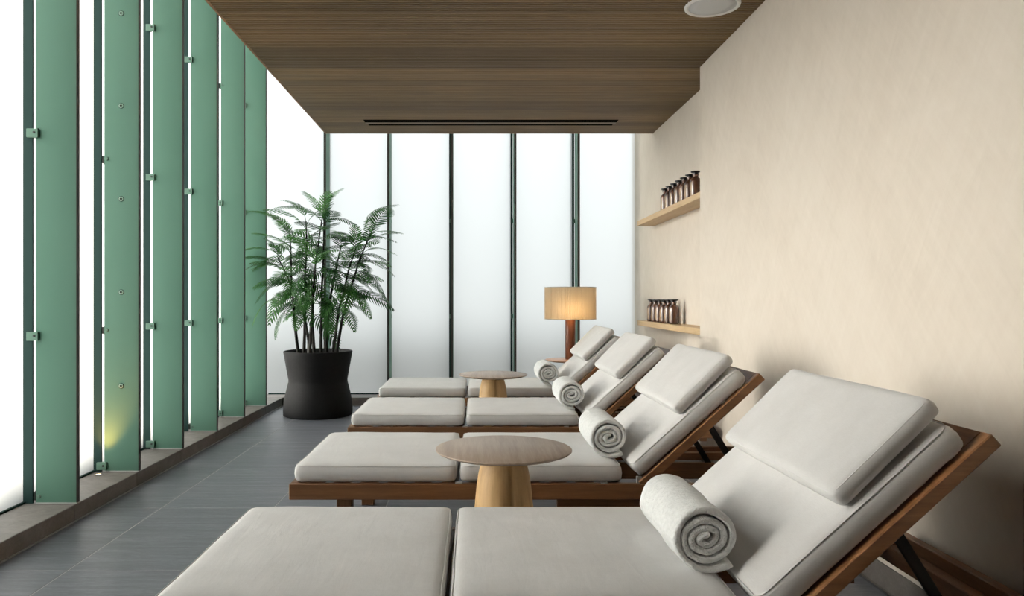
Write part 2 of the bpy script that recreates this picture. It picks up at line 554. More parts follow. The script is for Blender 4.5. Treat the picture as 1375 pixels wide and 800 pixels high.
# ---- curb below the glass, stone by stone, with a metal joint along the floor
cu = tag(MB().box(XG-0.15, XC-0.012, Y0, YB, -0.1, CURB-0.012).box(XC-0.012, XN, YC+0.012, YB+0.15, -0.1, CURB-0.012)
         .build('trim_1', MAT['dark_joint']), 'low stone curb under the glass walls', kind='structure')
cs = None
yy = [YC] + [f-0.02 for f in FINS] + [FINS[-1]-0.66*k for k in range(1, 6)] + [Y0]
for a, b in zip(yy[1:], yy):
    MB().box(XG-0.1, XC, a+0.0015, b-0.0015, 0.0, CURB, b=0.003).build('curb_stone', MAT['curb_stone'], cu)
xx = [XG-0.1, XC] + [m for m in BACK] + [XN]
for a, b in zip(xx, xx[1:]):
    MB().box(a+0.0015, b-0.0015, YC, YB+0.1, 0.0, CURB, b=0.003).build('curb_stone', MAT['curb_stone'], cu)
tag(MB().box(XC, XC+0.007, Y0, YC, -0.004, 0.005).box(XC, XW, YC-0.007, YC, -0.004, 0.005)
    .build('trim_2', MAT['joint_metal']), 'thin metal joint between curb and floor', kind='structure')

# ---- right wall with the niche, its stone skirting and metal strip
P = [(XW, Y0), (XW, YN), (XN, YN), (XN, YB+0.15), (2.1, YB+0.15), (2.1, Y0)]
mb = MB()
mb.add([(x, y, 0) for x, y in P] + [(x, y, ZR) for x, y in P],
       [(0,6,7,1), (1,7,8,2), (2,8,9,3), (3,9,10,4), (4,10,11,5), (5,11,6,0), (6,11,10,9,8,7), (0,1,2,3,4,5)])
tag(mb.build('wall_right', MAT['plaster']), 'cream trowelled plaster wall with a recessed niche', kind='structure')
tag(MB().box(XW-0.006, XW, Y0, YN, 0, 0.10, b=0.002).build('baseboard_right', MAT['skirting_stone']), kind='structure')
tag(MB().box(XW-0.020, XW-0.006, Y0, YN, 0, 0.008).build('trim_3', MAT['chrome']), 'thin bright metal strip along the skirting', kind='structure')

tag(MB().box(XG-0.15, 2.1, Y0-0.15, Y0, 0, ZR).build('wall_rear', MAT['teak_x']), 'unseen timber wall at the near end, dark to cut bounced light', kind='structure')  # unseen end wall, finished dark to keep light off camera-facing sides

tag(MB().box(XG-0.15, XG, Y0, YG, 0, ZR).build('wall_left', MAT['plaster']), 'unseen plaster wall added to stop side light near the camera', kind='structure')  # unseen wall added in place of glazing to darken camera-facing sides

# ---- roof slab and the timber ceiling hung below it
tag(MB().box(XG-0.15, 2.1, Y0-0.15, YB+0.15, ZR, ZR+0.2).build('wall_roof', MAT['white_paint']), 'pale roof slab above the timber ceiling', kind='structure')
ce = tag(MB().box(XCL+0.012, XW, Y0, YCE-0.012, ZC+0.012, ZC+0.26).box(XW, XN, YN, YCE-0.012, ZC+0.012, ZC+0.26)
         .build('ceiling', MAT['ceiling_wood']), 'fluted brown timber ceiling panel', kind='structure')
PITCH, NFL = 0.028, 5
BW = PITCH*NFL
def board(length):
    prof = []
    for k in range(NFL):
        y = -BW/2 + k*PITCH
        prof += [(y+0.0035, 0.010), (y+0.0045, 0.002), (y+0.007, 0.0), (y+PITCH-0.007, 0.0), (y+PITCH-0.0045, 0.002), (y+PITCH-0.0035, 0.010)]
    n = len(prof)
    vs = [(0, y, z) for y, z in prof] + [(length, y, z) for y, z in prof]
    vs += [(0, prof[0][0], 0.014), (0, prof[-1][0], 0.014), (length, prof[0][0], 0.014), (length, prof[-1][0], 0.014)]
    fs = [(i, i+1, n+i+1, n+i) for i in range(n-1)]
    fs += [(2*n, 0, n, 2*n+2), (n-1, 2*n+1, 2*n+3, 2*n-1), tuple([2*n]+[2*n+1]+list(range(n-1, -1, -1))), tuple([2*n+3, 2*n+2]+list(range(n, 2*n)))]
    return MB().add(vs, fs).mesh('ceiling_board', MAT['ceiling_wood'])
bm_short, bm_long = board(XW-XCL-0.016), board(XN-XCL-0.016)
y = YCE - 0.012 - BW/2
while y > Y0:
    put('ceiling_board', bm_long if y-BW/2 > YN else bm_short, ce, (XCL+0.014, y, ZC))
    y -= BW
MB().box(XCL, XCL+0.012, Y0, YCE, ZC-0.002, ZC+0.26).build('edge_strip', MAT['ceiling_edge'], ce)
MB().box(XCL+0.012, XN, YCE-0.012, YCE, ZC-0.002, ZC+0.26).build('edge_strip', MAT['ceiling_edge'], ce)

# ---- outside: terrace floor and unseen low walls added to shade and tint the panes
tag(MB().box(-30, 30, -30, 40, -0.30, -0.22).build('ground', MAT['terrace_stone']), 'pale terrace paving outside', kind='structure')
tag(MB().box(-4.05, -3.85, -12, 12, -0.22, 0.40).build('wall_pane_shade', MAT['pane_tint_warm']), kind='structure')
tag(MB().box(-3.85, 8, 10.3, 10.5, -0.22, 0.60).build('wall_pane_shade', MAT['terrace_stone']), kind='structure')

# ---- the two glass walls: panes, steel mullions, sill profiles
ZS = CURB - 0.004
def pane_mesh(w, h):
    """thin pane in the local YZ plane; frosted on the room side (+X), clear outside"""
    mb = MB()
    vs = [(0,-w/2,0),(0,w/2,0),(0,w/2,h),(0,-w/2,h),(-0.012,-w/2,0),(-0.012,w/2,0),(-0.012,w/2,h),(-0.012,-w/2,h)]
    mb.add(vs, [(0,1,2,3)], 0)
    mb.f += [(4,7,6,5),(0,4,5,1),(1,5,6,2),(2,6,7,3),(3,7,4,0)]; mb.m += [1]*5
    return mb.mesh('glass_pane', [MAT['frosted_glass'], MAT['clear_face']])
w1 = tag(empty('window_1', (XG, (Y0+YB)/2, ZS)), 'frosted glass wall with green fins along the side', kind='structure')
def child(mb, name, mat, par):
    o = mb.xf(Matrix.Translation(-par.location)).build(name, MAT[mat], par)
    return o
edges = [YB] + [f+0.0125 for f in FINS] + [FINS[-1]+0.0125-0.659*k for k in range(1, 2)] + [YG]
pm = {}
for b, a in zip(edges, edges[1:]):
    if b-a < 0.05: continue
    key = round(b-a, 3)
    if key not in pm: pm[key] = pane_mesh(b-a-0.004, ZR-ZS)
    put('glass_pane', pm[key], w1, (0, (a+b)/2-w1.location.y, 0))
for e in edges[1:-1]:
    child(MB().box(XG+0.0005, XG+0.0475, e-0.0125, e-0.0025, ZS, ZR).box(XG+0.0005, XG+0.012, e-0.0025, e+0.0125, ZS, ZR).box(XG-0.11, XG-0.0135, e-0.011, e+0.011, ZS, ZR), 'mullion', 'mullion_steel', w1)  # last box is unseen, added outside to darken the pane edges
child(MB().box(XG+0.0005, XG+0.012, YG, YB, CURB-0.002, CURB+0.010), 'sill_profile', 'mullion_steel', w1)
w2 = tag(empty('window_2', ((XG+XN)/2, YB, ZS)), 'frosted glass wall at the far end', kind='structure')
edges2 = [XG] + BACK + [XN]
for a, b in zip(edges2, edges2[1:]):
    key = round(b-a, 3)
    if key not in pm: pm[key] = pane_mesh(b-a-0.004, ZR-ZS)
    o = put('glass_pane', pm[key], w2, ((a+b)/2-w2.location.x, 0, 0))
    o.rotation_euler = (0, 0, R(-90))
for e in BACK:
    child(MB().box(e-0.010, e+0.010, YB-0.0475, YB-0.0005, ZS, ZR).box(e-0.011, e+0.011, YB+0.0135, YB+0.11, ZS, ZR), 'mullion', 'mullion_steel', w2)  # second box is an unseen outer web, added to shade the panes beside it
child(MB().box(XG+0.05, XN, YB-0.014, YB-0.0005, CURB-0.002, CURB+0.012), 'sill_profile', 'mullion_steel', w2)

# ---- green glass fins with their clips
CLZ = [0.118, 0.914, 1.92, 2.93, 3.9]
def clip_front(z):
    """clip over the gap: plate with a folded end and a bolt"""
    return (MB().box(0.0, 0.060, -0.014, -0.001, z-0.022, z+0.022, b=0.002).box(0.052, 0.060, -0.019, -0.001, z-0.022, z+0.022, b=0.001)
            .box(0.0, 0.028, -0.001, 0.022, z-0.020, z+0.020))
def disc(x, z, r, y0, y1, n=14):
    mb = MB().lathe([(0, y1), (r, y1), (r, y0+0.001), (r*0.85, y0), (0, y0)], n)
    return mb.xf(Matrix(((1,0,0,x),(0,0,1,0),(0,-1,0,z),(0,0,0,1)))) if False else mb.xf(Matrix.Translation((x, 0, z)) @ Matrix.Rotation(R(90), 4, 'X') @ Matrix.Scale(-1, 4, (0,0,1)))
FD = 0.204        # depth of a fin
def make_fin(loc, rz, label, group, front, studs=()):
    """local x runs from the glass into the room, the face looks along -y"""
    t = tag(empty('glass_fin', loc, rz), label, 'glass fin', group)
    H = ZR - CURB
    MB().box(0.064, 0.064+FD-0.004, 0, 0.024, 0.004, H, b=0.001).build('panel', MAT['fin_glass'], t)
    MB().box(0.064+FD-0.004, 0.064+FD, 0, 0.025, 0.004, H).build('edge_band', MAT['fin_edge'], t)
    MB().box(0.064, 0.064+FD-0.002, -0.002, 0.026, 0.0, 0.006).build('seal', MAT['sealant'], t)
    for k, z in enumerate(CLZ):
        z -= CURB
        if front[k]:
            c = clip_front(z).xf(Matrix.Translation((0.024, 0, 0))).build('clip', MAT['clip_metal'], t)
            disc(0.024+0.040, z+0.003, 0.006, -0.019, -0.012, 10).build('bolt', MAT['clip_dark'], c)
        else:
            c = MB().box(0.040, 0.060, 0.006, 0.026, z-0.020, z+0.020, b=0.002).box(0.045, 0.085, 0.0245, 0.034, z-0.022, z+0.022).build('clip', MAT['clip_dark'], t)
            disc(0.080, z+0.002, 0.010, -0.007, 0.001, 12).build('bolt', MAT['clip_metal'], c)
    for z in studs:
        s = disc(0.164, z-CURB, 0.0165, -0.002, 0.001, 20).build('stud', MAT['mullion_steel'], t)
        disc(0.164, z-CURB, 0.0135, -0.004, 0.0, 20).build('stud_plate', MAT['stud_metal'], s)
        disc(0.164, z-CURB, 0.0060, -0.006, -0.002, 12).build('stud_screw', MAT['slot_black'], s)
    return t
A, B_ = True, False
FR = [(A,A,A,A,A), (A,A,A,B_,A), (B_,A,A,A,A), (A,A,A,A,A), (A,B_,B_,B_,B_), (B_,A,A,A,A), (A,A,A,A,A), (A,A,A,A,A)]
FL = ['green glass fin on the side curb closest to the far glass wall',
      'green glass fin on the side curb, second from the far glass wall',
      'green glass fin on the side curb, third from the far glass wall',
      'green glass fin on the side curb, fourth from the far glass wall',
      'green glass fin with round studs, lit yellow by the uplight at its foot',
      'broad green glass fin on the curb, sixth from the far glass wall',
      'green glass fin on the side curb, seventh from the far glass wall',
      'green glass fin on the side curb, eighth from the far glass wall']
for i, d in enumerate(FINS):
    make_fin((XG, d, CURB), 0, FL[i], 'green glass fins along the side wall', FR[i],
             (0.588, 1.139, 1.687, 2.234, 2.777, 3.32) if i == 4 else ())
BL = ['edge-on glass fin of the far wall, behind the potted plant',
      'edge-on glass fin of the far wall, first one clear of the plant\'s pot',
      'edge-on glass fin in the middle of the far wall',
      'edge-on glass fin of the far wall, next to the one behind the lamp',
      'edge-on glass fin of the far wall, directly behind the table lamp']
for i, x in enumerate(BACK):
    make_fin((x+0.0125, YB, CURB), R(-90), BL[i], 'glass fins of the far wall', (A, A, A, A, A))

# ---- uplight let into the curb
ul = tag(empty('uplight', (-2.165, 4.205, CURB)), 'small round brass uplight glowing in the stone curb', 'uplight')
MB().lathe([(0.012, 0.001), (0.020, 0.001), (0.022, 0.004), (0.014, 0.006), (0.012, 0.003)], 20).build('ring', MAT['joint_metal'], ul)
MB().lathe([(0.0125, 0.0), (0.0125, 0.004), (0, 0.004)], 16).build('lens', MAT['uplight_lens'], ul)
sd = bpy.data.lights.new('uplight_lamp', 'SPOT')
sd.energy = 34.0; sd.color = (1.0, 0.40, 0.075); sd.spot_size = R(66); sd.spot_blend = 1.0; sd.shadow_soft_size = 0.012
so = bpy.data.objects.new('uplight_lamp', sd); COL.objects.link(so)
so.parent = ul; so.location = (0, 0, 0.012); so.rotation_euler = (R(180-4), R(2), 0)

# ------------------------------------------------------------------ ceiling fittings
sp = tag(empty('ceiling_speaker', (1.29, 3.95, ZC)), 'round pale grey speaker set into the timber ceiling', 'speaker')
MB().lathe([(0.125, -0.004), (0.137, -0.010), (0.145, -0.007), (0.148, 0.004)], 48).build('rim', MAT['white_paint'], sp, True)
MB().lathe([(0, -0.006), (0.08, -0.0058), (0.126, -0.004), (0.126, 0.004)], 48).build('grille', MAT['speaker_grille'], sp, True)

sl = tag(empty('slot_diffuser', (0.15, 6.56, ZC)), 'long black linear air slot in the timber ceiling', 'air vent')
MB().box(-1.13, 1.13, -0.093, -0.010, -0.003, 0.006).build('slot', MAT['slot_black'], sl)  # flush black strips stand in for the darkness inside the open slots
MB().box(-1.11, 1.11, 0.066, 0.108, -0.003, 0.006).build('slot', MAT['slot_black'], sl)
MB().box(-1.13, 1.13, -0.010, 0.066, -0.0015, 0.004).build('divider', MAT['ceiling_wood'], sl)

# ------------------------------------------------------------------ sun loungers
LW = 0.83
HW = LW/2
ANG = R(42.2)
PX, PZ = 0.716, 0.286
def bk(s, n):
    """point of the raised back: s along it, n away from it"""
    return (PX + s*math.cos(ANG) - n*math.sin(ANG), PZ + s*math.sin(ANG) + n*math.cos(ANG))
BM = Matrix.Translation((PX, 0, PZ)) @ Matrix.Rotation(-ANG, 4, 'Y')

def piping_loop(lx, ly, z, r, seed, wob=0.0028, rad=0.0017):
    pts, seg = [], 5
    a, b = lx/2-0.0, ly/2-0.0
    c = r
    for cx, cy, a0 in ((a-c, b-c, 0), (-a+c, b-c, 90), (-a+c, -b+c, 180), (a-c, -b+c, 270)):
        for k in range(seg+1):
            an = R(a0+90*k/seg)
            pts.append((cx+c*math.cos(an), cy+c*math.sin(an), z))
    fine = []
    for p, q in zip(pts, pts[1:]+pts[:1]):
        m_ = max(1, int((Vector(q)-Vector(p)).length/0.04))
        for k in range(m_):
            v = Vector(p).lerp(Vector(q), k/m_)
            nv = noise.noise_vector(Vector((v.x*5.2+seed*7.1, v.y*5.2, v.z*7)))
            fine.append(v + nv*wob)
    pts = fine
    return MB().tube(pts, rad, 6, closed=True)

def make_lounger():
    t = empty('sun_lounger', (0, 0, 0))
    T = 0.032
    for s in (-1, 1):
        y = s*(HW-T/2)
        MB().box(-0.80, 1.485, y-T/2, y+T/2, 0.232, 0.300, b=0.003).build('side_rail', MAT['teak_x'], t)
        yl = s*(HW-T-0.024)
        MB().box(-0.765, 1.45, yl-0.024, yl+0.024, 0.236, 0.276, b=0.002).build('ledge_rail', MAT['teak_x'], t)
        yr = s*(HW-0.115)
        MB().box(0.37, 1.27, yr-0.016, yr+0.016, 0.150, 0.234, b=0.002).build('rack_rail', MAT['teak_x'], t)
        for x in (-0.60, 0.995):
            yy_ = s*(HW-0.062)
            MB().box(x, x+0.066, yy_-0.028, yy_+0.028, 0.0, 0.236, b=0.003).build('leg', MAT['teak_z'], t)
    MB().box(-0.80, -0.766, -HW+T, HW-T, 0.232, 0.300, b=0.003).build('end_rail', MAT['teak_y'], t)
    MB().box(1.450, 1.485, -HW+T, HW-T, 0.232, 0.300, b=0.003).build('end_rail', MAT['teak_y'], t)
    MB().box(1.405, 1.450, -HW+T, HW-T, 0.205, 0.262, b=0.003).build('end_rail', MAT['teak_y'], t)
    sm = MB().box(-0.036, 0.036, -HW+T, HW-T, 0, 0.02, b=0.002).mesh('slat', MAT['teak_y'])
    for k in range(12):
        put('slat', sm, t, (-0.70+k*0.119, 0, 0.2765))
    # raised back: an outer frame with slats, on black stays
    bf = empty('backrest', (0, 0, 0)); bf.parent = t
    for s in (-1, 1):
        y = s*(HW-0.02)
        MB().box(0.012, 0.714, y-0.018, y+0.018, -0.020, 0.018, b=0.003).xf(BM).build('back_rail', MAT['teak_x'], bf)
    MB().box(0.655, 0.714, -HW+0.038, HW-0.038, -0.018, 0.017, b=0.003).xf(BM).build('back_rail', MAT['teak_y'], bf)
    bs = MB().box(0, 0.075, -HW+0.038, HW-0.038, -0.008, 0.012, b=0.002).xf(Matrix.Rotation(-ANG, 4, 'Y')).mesh('slat', MAT['teak_y'])
    for k in range(6):
        x, z = bk(0.04+k*0.1, 0)
        put('slat', bs, bf, (x, 0, z))
    for s in (-1, 1):
        a, b = Vector((*bk(0.42, -0.018),)), Vector((1.245, 0.225))
        d = (b-a); ln = d.length; an = math.atan2(d.y, d.x)
        y = s*(HW-0.115)
        MB().box(0, ln, y-0.006, y+0.006, -0.014, 0.014, b=0.001).xf(Matrix.Translation((a.x, 0, a.y)) @ Matrix.Rotation(-an, 4, 'Y')).build('stay', MAT['black_steel'], t)
    # cushions
    TH = 0.078
    def cushion(name, lx, ly, th, M, crown, seed, r=0.030):
        c = rbox(lx, ly, th, r, crown, 0.0028, seed).xf(M).build(name, MAT['linen'], t, True)
        piping_loop(lx-0.0160, ly-0.0160, th/2-0.0070, r*1.0, seed).xf(M).build('piping', MAT['linen'], c, True)
        return c
    WY = LW-0.025
    cushion('foot_cushion', 0.712, WY, TH, Matrix.Translation((-0.429, 0, 0.301+TH/2)), 0.010, 1)
    cushion('seat_cushion', 0.712, WY, TH, Matrix.Translation((0.293, 0, 0.301+TH/2)), 0.010, 2)
    cushion('back_cushion', 0.640, WY, TH, BM @ Matrix.Translation((0.028+0.32, 0, 0.019+TH/2)), 0.004, 3)
    PM = BM @ Matrix.Translation((0.335, 0, 0.019+TH+0.002)) @ Matrix.Rotation(R(-2.5), 4, 'Y')
    cushion('head_pillow', 0.345, WY-0.03, 0.056, PM @ Matrix.Translation((0.1725, 0, 0.028)), 0.008, 4, 0.024)
    # small fixings showing at the cushion joints
    for x in (-0.067, 0.565):
        MB().box(x-0.014, x+0.014, -HW-0.001+0.006, -HW+0.03, 0.298, 0.306, b=0.001).build('fixing', MAT['joint_metal'], t)
    x, z = bk(0.03, 0.03)
    MB().box(x-0.012, x+0.012, -HW+0.02, -HW+0.034, z-0.03, z, b=0.002).build('fixing', MAT['joint_metal'], t)
    return t
LN = [(0.0, 1.735), (0.0, 3.15), (0.012, 4.545), (0.010, 5.89)]
LL = ['teak sun lounger with its beige cushions set foremost, before the first drum table',
      'teak sun lounger with beige cushions, just behind the first mushroom-shaped table',
      'teak sun lounger with beige cushions, just before the second mushroom-shaped table',
      'teak sun lounger with beige cushions, beside the table with the lamp']
LL[0] = 'teak sun lounger with beige cushions at the end of the row away from the lamp'
proto = make_lounger()
loungers = []
for i, (dx, d) in enumerate(LN):
    o = proto if i == 0 else copy_tree(proto)
    o.location = (dx, d+HW, 0)
    tag(o, LL[i], 'sun lounger', 'sun loungers in a row')
    loungers.append(o)

# ------------------------------------------------------------------ rolled towels
def make_towel(seed, rot):
    """one thick band wound into a roll; local axis along y"""
    rnd = random.Random(seed)
    turns, pitch = 3.7, 0.0196
    n = 150
    th0, th1 = 0.0, turns*2*math.pi
    cen, half = [], 0.0089
    for k in range(n+1):
        u = k/n
        th = th0 + (th1-th0)*u
        r = 0.012 + pitch*th/(2*math.pi)
        sq = 0.62 + 0.38*min(1, (r/0.075))**1.3
        if u > 0.965: r += 0.010*((u-0.965)/0.035)**2       # the loose end lifts off
        an = th - th1 + rot                                   # the loose end comes to lie at the angle rot
        x, z = r*math.cos(an), r*math.sin(an)*sq
        w = 0.0028*noise.noise(Vector((th*0.8, seed*3.3, 0)))
        cen.append(Vector((x*(1+w/0.05), z)) )
    prof_o, prof_i = [], []
    for k in range(n+1):
        t = (cen[min(k+1, n)]-cen[max(k-1, 0)]).normalized()
        nrm = Vector((t.y, -t.x))
        if nrm.dot(cen[k]) < 0: nrm = -nrm
        h = half*(1+0.12*noise.noise(Vector((k*0.21, seed, 5))))
        if k > n-4: h *= (1.05, 1.08, 1.0, 0.75)[k-(n-3)] if k-(n-3) < 4 else 0.6
        if k < 3: h *= (0.6, 0.9, 1)[k]
        prof_o.append((cen[k], nrm, h)); prof_i.append((cen[k], -nrm, h))
    loop = prof_o + prof_i[::-1]
    ca, sa = math.cos(R(16)), math.sin(R(16))
    Ln, ny = 0.36, 22
    mb = MB()
    ysl = []
    for j in range(ny+1):
        ysl.append(-Ln/2 + Ln*j/ny)
    ysl = [-Ln/2-0.006, -Ln/2-0.004] + ysl + [Ln/2+0.004, Ln/2+0.006]
    m = len(loop)
    for j, yv in enumerate(ysl):
        e = 1.0
        if j in (0, len(ysl)-1): e = 0.35
        elif j in (1, len(ysl)-2): e = 0.80
        for q, (c, nn, h) in enumerate(loop):
            p = c + nn*h*e
            k = min(q, m-1-q)
            x, z = p.x*ca - p.y*sa, p.x*sa + p.y*ca
            jit = noise.noise_vector(Vector((x*26+seed, yv*26, z*26)))
            off = 0.0055*noise.noise(Vector((k*0.045, seed*1.7, 2.0)))    # layers not quite flush at the end
            bow = 0.004*noise.noise(Vector((yv*7, seed, 0)))
            mb.v.append((x+jit.x*0.0024+bow, yv+off+jit.y*0.002, z+jit.z*0.0024))
    for j in range(len(ysl)-1):
        for q in range(m):
            a, b = j*m+q, j*m+(q+1) % m
            mb.f.append((a, b, b+m, a+m)); mb.m.append(0)
    for base, flip in ((0, False), ((len(ysl)-1)*m, True)):
        for k in range(n):
            f = (base+k, base+k+1, base+m-2-k, base+m-1-k)
            mb.f.append(f[::-1] if not flip else f); mb.m.append(0)
    return mb
TW = [(0.603, 1.90, 0.2, R(-62)), (0.605, 3.27, 2.1, R(-66)), (0.625, 4.66, 4.0, R(-95)), (0.612, 5.99, 6.3, R(-105))]
TL = ['white rolled terry towel on the lounger at the row\'s end away from the lamp',
      'white rolled terry towel on the lounger behind the first mushroom-shaped table',
      'white rolled terry towel on the lounger before the second mushroom-shaped table',
      'white rolled terry towel on the lounger beside the lamp']
for (x, d, sd_, rot), lb in zip(TW, TL):
    mb = make_towel(sd_, rot)
    zmin = min(v[2] for v in mb.v)
    o = mb.build('rolled_towel', MAT['terry'], None, True, (x, d+0.18, 0.389-zmin-0.003))
    tag(o, lb, 'towel', 'rolled towels on the loungers')

# ------------------------------------------------------------------ mushroom-shaped side tables
def make_table(loc, label):
    t = tag(empty('side_table', loc), label, 'side table', 'round oak side tables')
    def lobes(a, z):
        c = (a - R(-76)) % R(120)
        c = min(c, R(120)-c)
        return 1 - 0.10*math.exp(-(c/R(4.5))**2) - 0.05*math.exp(-(c/R(16))**2)
    pr = [(0.0, 0.0), (0.135, 0.0), (0.142, 0.006), (0.139, 0.06), (0.131, 0.14), (0.121, 0.23), (0.113, 0.31), (0.106, 0.38), (0.099, 0.425),
          (0.091, 0.460), (0.084, 0.485), (0.080, 0.497), (0.0, 0.497)]
    edge_split_smooth(MB().lathe(pr, 144, rf=lobes).build('base', MAT['oak_base'], t), 60)
    pt = [(0, 0.4965), (0.17, 0.4965), (0.235, 0.503), (0.258, 0.511), (0.264, 0.516), (0.264, 0.519), (0.261, 0.521), (0, 0.521)]
    edge_split_smooth(MB().lathe(pt, 72).xf(Matrix.Rotation(R(-20), 4, 'Z')).build('table_top', MAT['oak_top'], t), 40)
    return t
make_table((0.115, 2.835, 0), 'mushroom-shaped oak table between the lounger away from the lamp and the next one')
make_table((0.146, 5.62, 0), 'mushroom-shaped oak table before the lounger beside the lamp')

# ------------------------------------------------------------------ lamp and its table
LX, LY = 0.922, 6.99
t = tag(empty('lamp_table', (LX, LY, 0)), 'slim round reddish wood table carrying the lamp', 'side table')
edge_split_smooth(MB().lathe([(0, 0.500), (0.19, 0.500), (0.225, 0.506), (0.238, 0.514), (0.238, 0.518), (0.235, 0.520), (0, 0.520)], 56).build('table_top', MAT['lamp_table_wood'], t), 40)
edge_split_smooth(MB().lathe([(0, 0.016), (0.028, 0.016), (0.024, 0.1), (0.022, 0.4), (0.03, 0.49), (0.05, 0.5), (0, 0.5)], 24).build('stem', MAT['lamp_wood'], t), 50)
edge_split_smooth(MB().lathe([(0, 0), (0.165, 0), (0.168, 0.004), (0.165, 0.014), (0.03, 0.02), (0, 0.02)], 40).build('foot', MAT['lamp_wood'], t), 40)
t = tag(empty('table_lamp', (LX, LY, 0.5205)), 'table lamp with pleated cream drum shade on a brown column', 'lamp')
edge_split_smooth(MB().lathe([(0, 0), (0.0465, 0), (0.048, 0.002), (0.048, 0.382), (0.046, 0.385), (0, 0.385)], 36).build('column', MAT['lamp_wood'], t), 40)
nP = 120
Rs, z0, z1 = 0.243, 0.386, 0.688
mb = MB()
for k in range(nP*2):
    a = 2*math.pi*k/(nP*2)
    r = Rs + (0.0020 if k % 2 else -0.0020) - (0.003 if k % 24 == 0 else 0)
    for z in (z0, z1): mb.v.append((r*math.cos(a), r*math.sin(a), z))
for k in range(nP*2):
    a, b = 2*k, 2*((k+1) % (nP*2))
    mb.f.append((a, b, b+1, a+1)); mb.m.append(0)
sh = mb.build('shade', MAT['shade_fabric'], t)
for z in (z0, z1):
    MB().tube([((Rs)*math.cos(2*math.pi*k/72), (Rs)*math.sin(2*math.pi*k/72), z) for k in range(72)], 0.0035, 6, closed=True).build('rim', MAT['piping'], sh, True)
sp_ = MB()
for k in range(3):
    a = 2*math.pi*k/3+0.4
    sp_.tube([(0, 0, 0.60), (Rs*math.cos(a), Rs*math.sin(a), z1-0.004)], 0.0025, 6)
sp_.build('spider', MAT['joint_metal'], sh)
MB().lathe([(0.014, 0.385), (0.016, 0.43), (0.014, 0.435), (0.010, 0.435)], 16).build('socket', MAT['joint_metal'], t, True)
MB().lathe([(0.010, 0.435), (0.026, 0.46), (0.032, 0.487), (0.027, 0.512), (0.012, 0.526), (0, 0.528)], 20).build('bulb', MAT['bulb_glow'], t, True)
ld = bpy.data.lights.new('lamp_light', 'POINT'); ld.energy = 2.2; ld.color = (1.0, 0.68, 0.34); ld.shadow_soft_size = 0.034
lo = bpy.data.objects.new('lamp_light', ld); COL.objects.link(lo); lo.parent = t; lo.location = (0, -0.11, 0.475)

# ------------------------------------------------------------------ niche shelves and bottles
def shelf(z, label):
    t = tag(empty('niche_shelf', ((XW+XN)/2, 6.0, z)), label, 'shelf', 'oak shelves in the niche')
    MB().box(XW+0.004-(XW+XN)/2, XN-0.001-(XW+XN)/2, YN+0.002-6.0, 6.97-6.0, -0.046, 0, b=0.002).build('shelf_board', MAT['oak_shelf'], t)
shelf(1.838, 'upper oak shelf in the plaster niche')
shelf(0.895, 'lower oak shelf in the plaster niche')
def make_bottle():
    t = empty('apothecary_bottle', (0, 0, 0))
    body = [(0, 0.001), (0.036, 0.0), (0.040, 0.004), (0.041, 0.012), (0.041, 0.122), (0.038, 0.136), (0.030, 0.147), (0.022, 0.152),
            (0.0195, 0.158), (0.0195, 0.170), (0.024, 0.172), (0.024, 0.177), (0.0, 0.177)]
    o = MB().lathe(body, 28).build('body', MAT['amber_glass'], t); edge_split_smooth(o, 50)
    n = 10
    band_mb = MB()
    for k in range(n+1):
        a = R(186 + 30*k/n)
        for z in (0.018, 0.118): band_mb.v.append((0.0414*math.cos(a), 0.0414*math.sin(a), z))
    for k in range(n):
        band_mb.f.append((2*k, 2*k+2, 2*k+3, 2*k+1)); band_mb.m.append(0)
    band_mb.build('tan_strip', MAT['bottle_strip'], t, True)  # tan strip along part of the bottle's side
    cp = [(0.018, 0.1765), (0.020, 0.180), (0.020, 0.186), (0.034, 0.191), (0.036, 0.195), (0.035, 0.199), (0, 0.201)]
    o = MB().lathe(cp, 24).build('stopper', MAT['bottle_cap'], t); edge_split_smooth(o, 50)
    return t
proto_b = make_bottle()
first = True
BX = 1.63
def place_bottle(d, z, label, group):
    global first
    o = proto_b if first else copy_tree(proto_b)
    first = False
    o.location = (BX, d, z); o.rotation_euler = (0, 0, R(random.uniform(-6, 6)))
    tag(o, label, 'bottle', group)
ORD = ['closest to the wall corner'] + ['%s from the wall corner' % w for w in ('second', 'third', 'fourth', 'fifth', 'sixth', 'seventh')]
for k in range(7):
    place_bottle(6.22-k*0.142, 1.838, 'amber apothecary bottle with black stopper on the upper shelf, %s' % ORD[6-k], 'bottles on the upper niche shelf')
for k in range(6):
    place_bottle(6.70-k*0.150, 0.895, 'amber apothecary bottle with black stopper on the lower shelf, %s' % ORD[5-k], 'bottles on the lower niche shelf')

# ------------------------------------------------------------------ potted plant
pl = tag(empty('potted_fern_tree', (-1.48, 6.93, 0)), 'tall feathery green plant with dark stems in a black hourglass pot', 'plant')
PR = [(0, 0), (0.308, 0), (0.322, 0.008), (0.324, 0.05), (0.318, 0.13), (0.302, 0.21), (0.286, 0.275), (0.276, 0.315), (0.275, 0.335), (0.282, 0.375),
      (0.297, 0.46), (0.313, 0.55), (0.322, 0.600), (0.320, 0.607), (0.312, 0.609), (0.304, 0.604), (0.292, 0.545), (0, 0.545)]
edge_split_smooth(MB().lathe(PR, 72).build('pot', MAT['pot_black'], pl), 50)
MB().lathe([(0.294, 0.560), (0.2, 0.566), (0, 0.572)], 40).build('soil', MAT['soil'], pl, True)

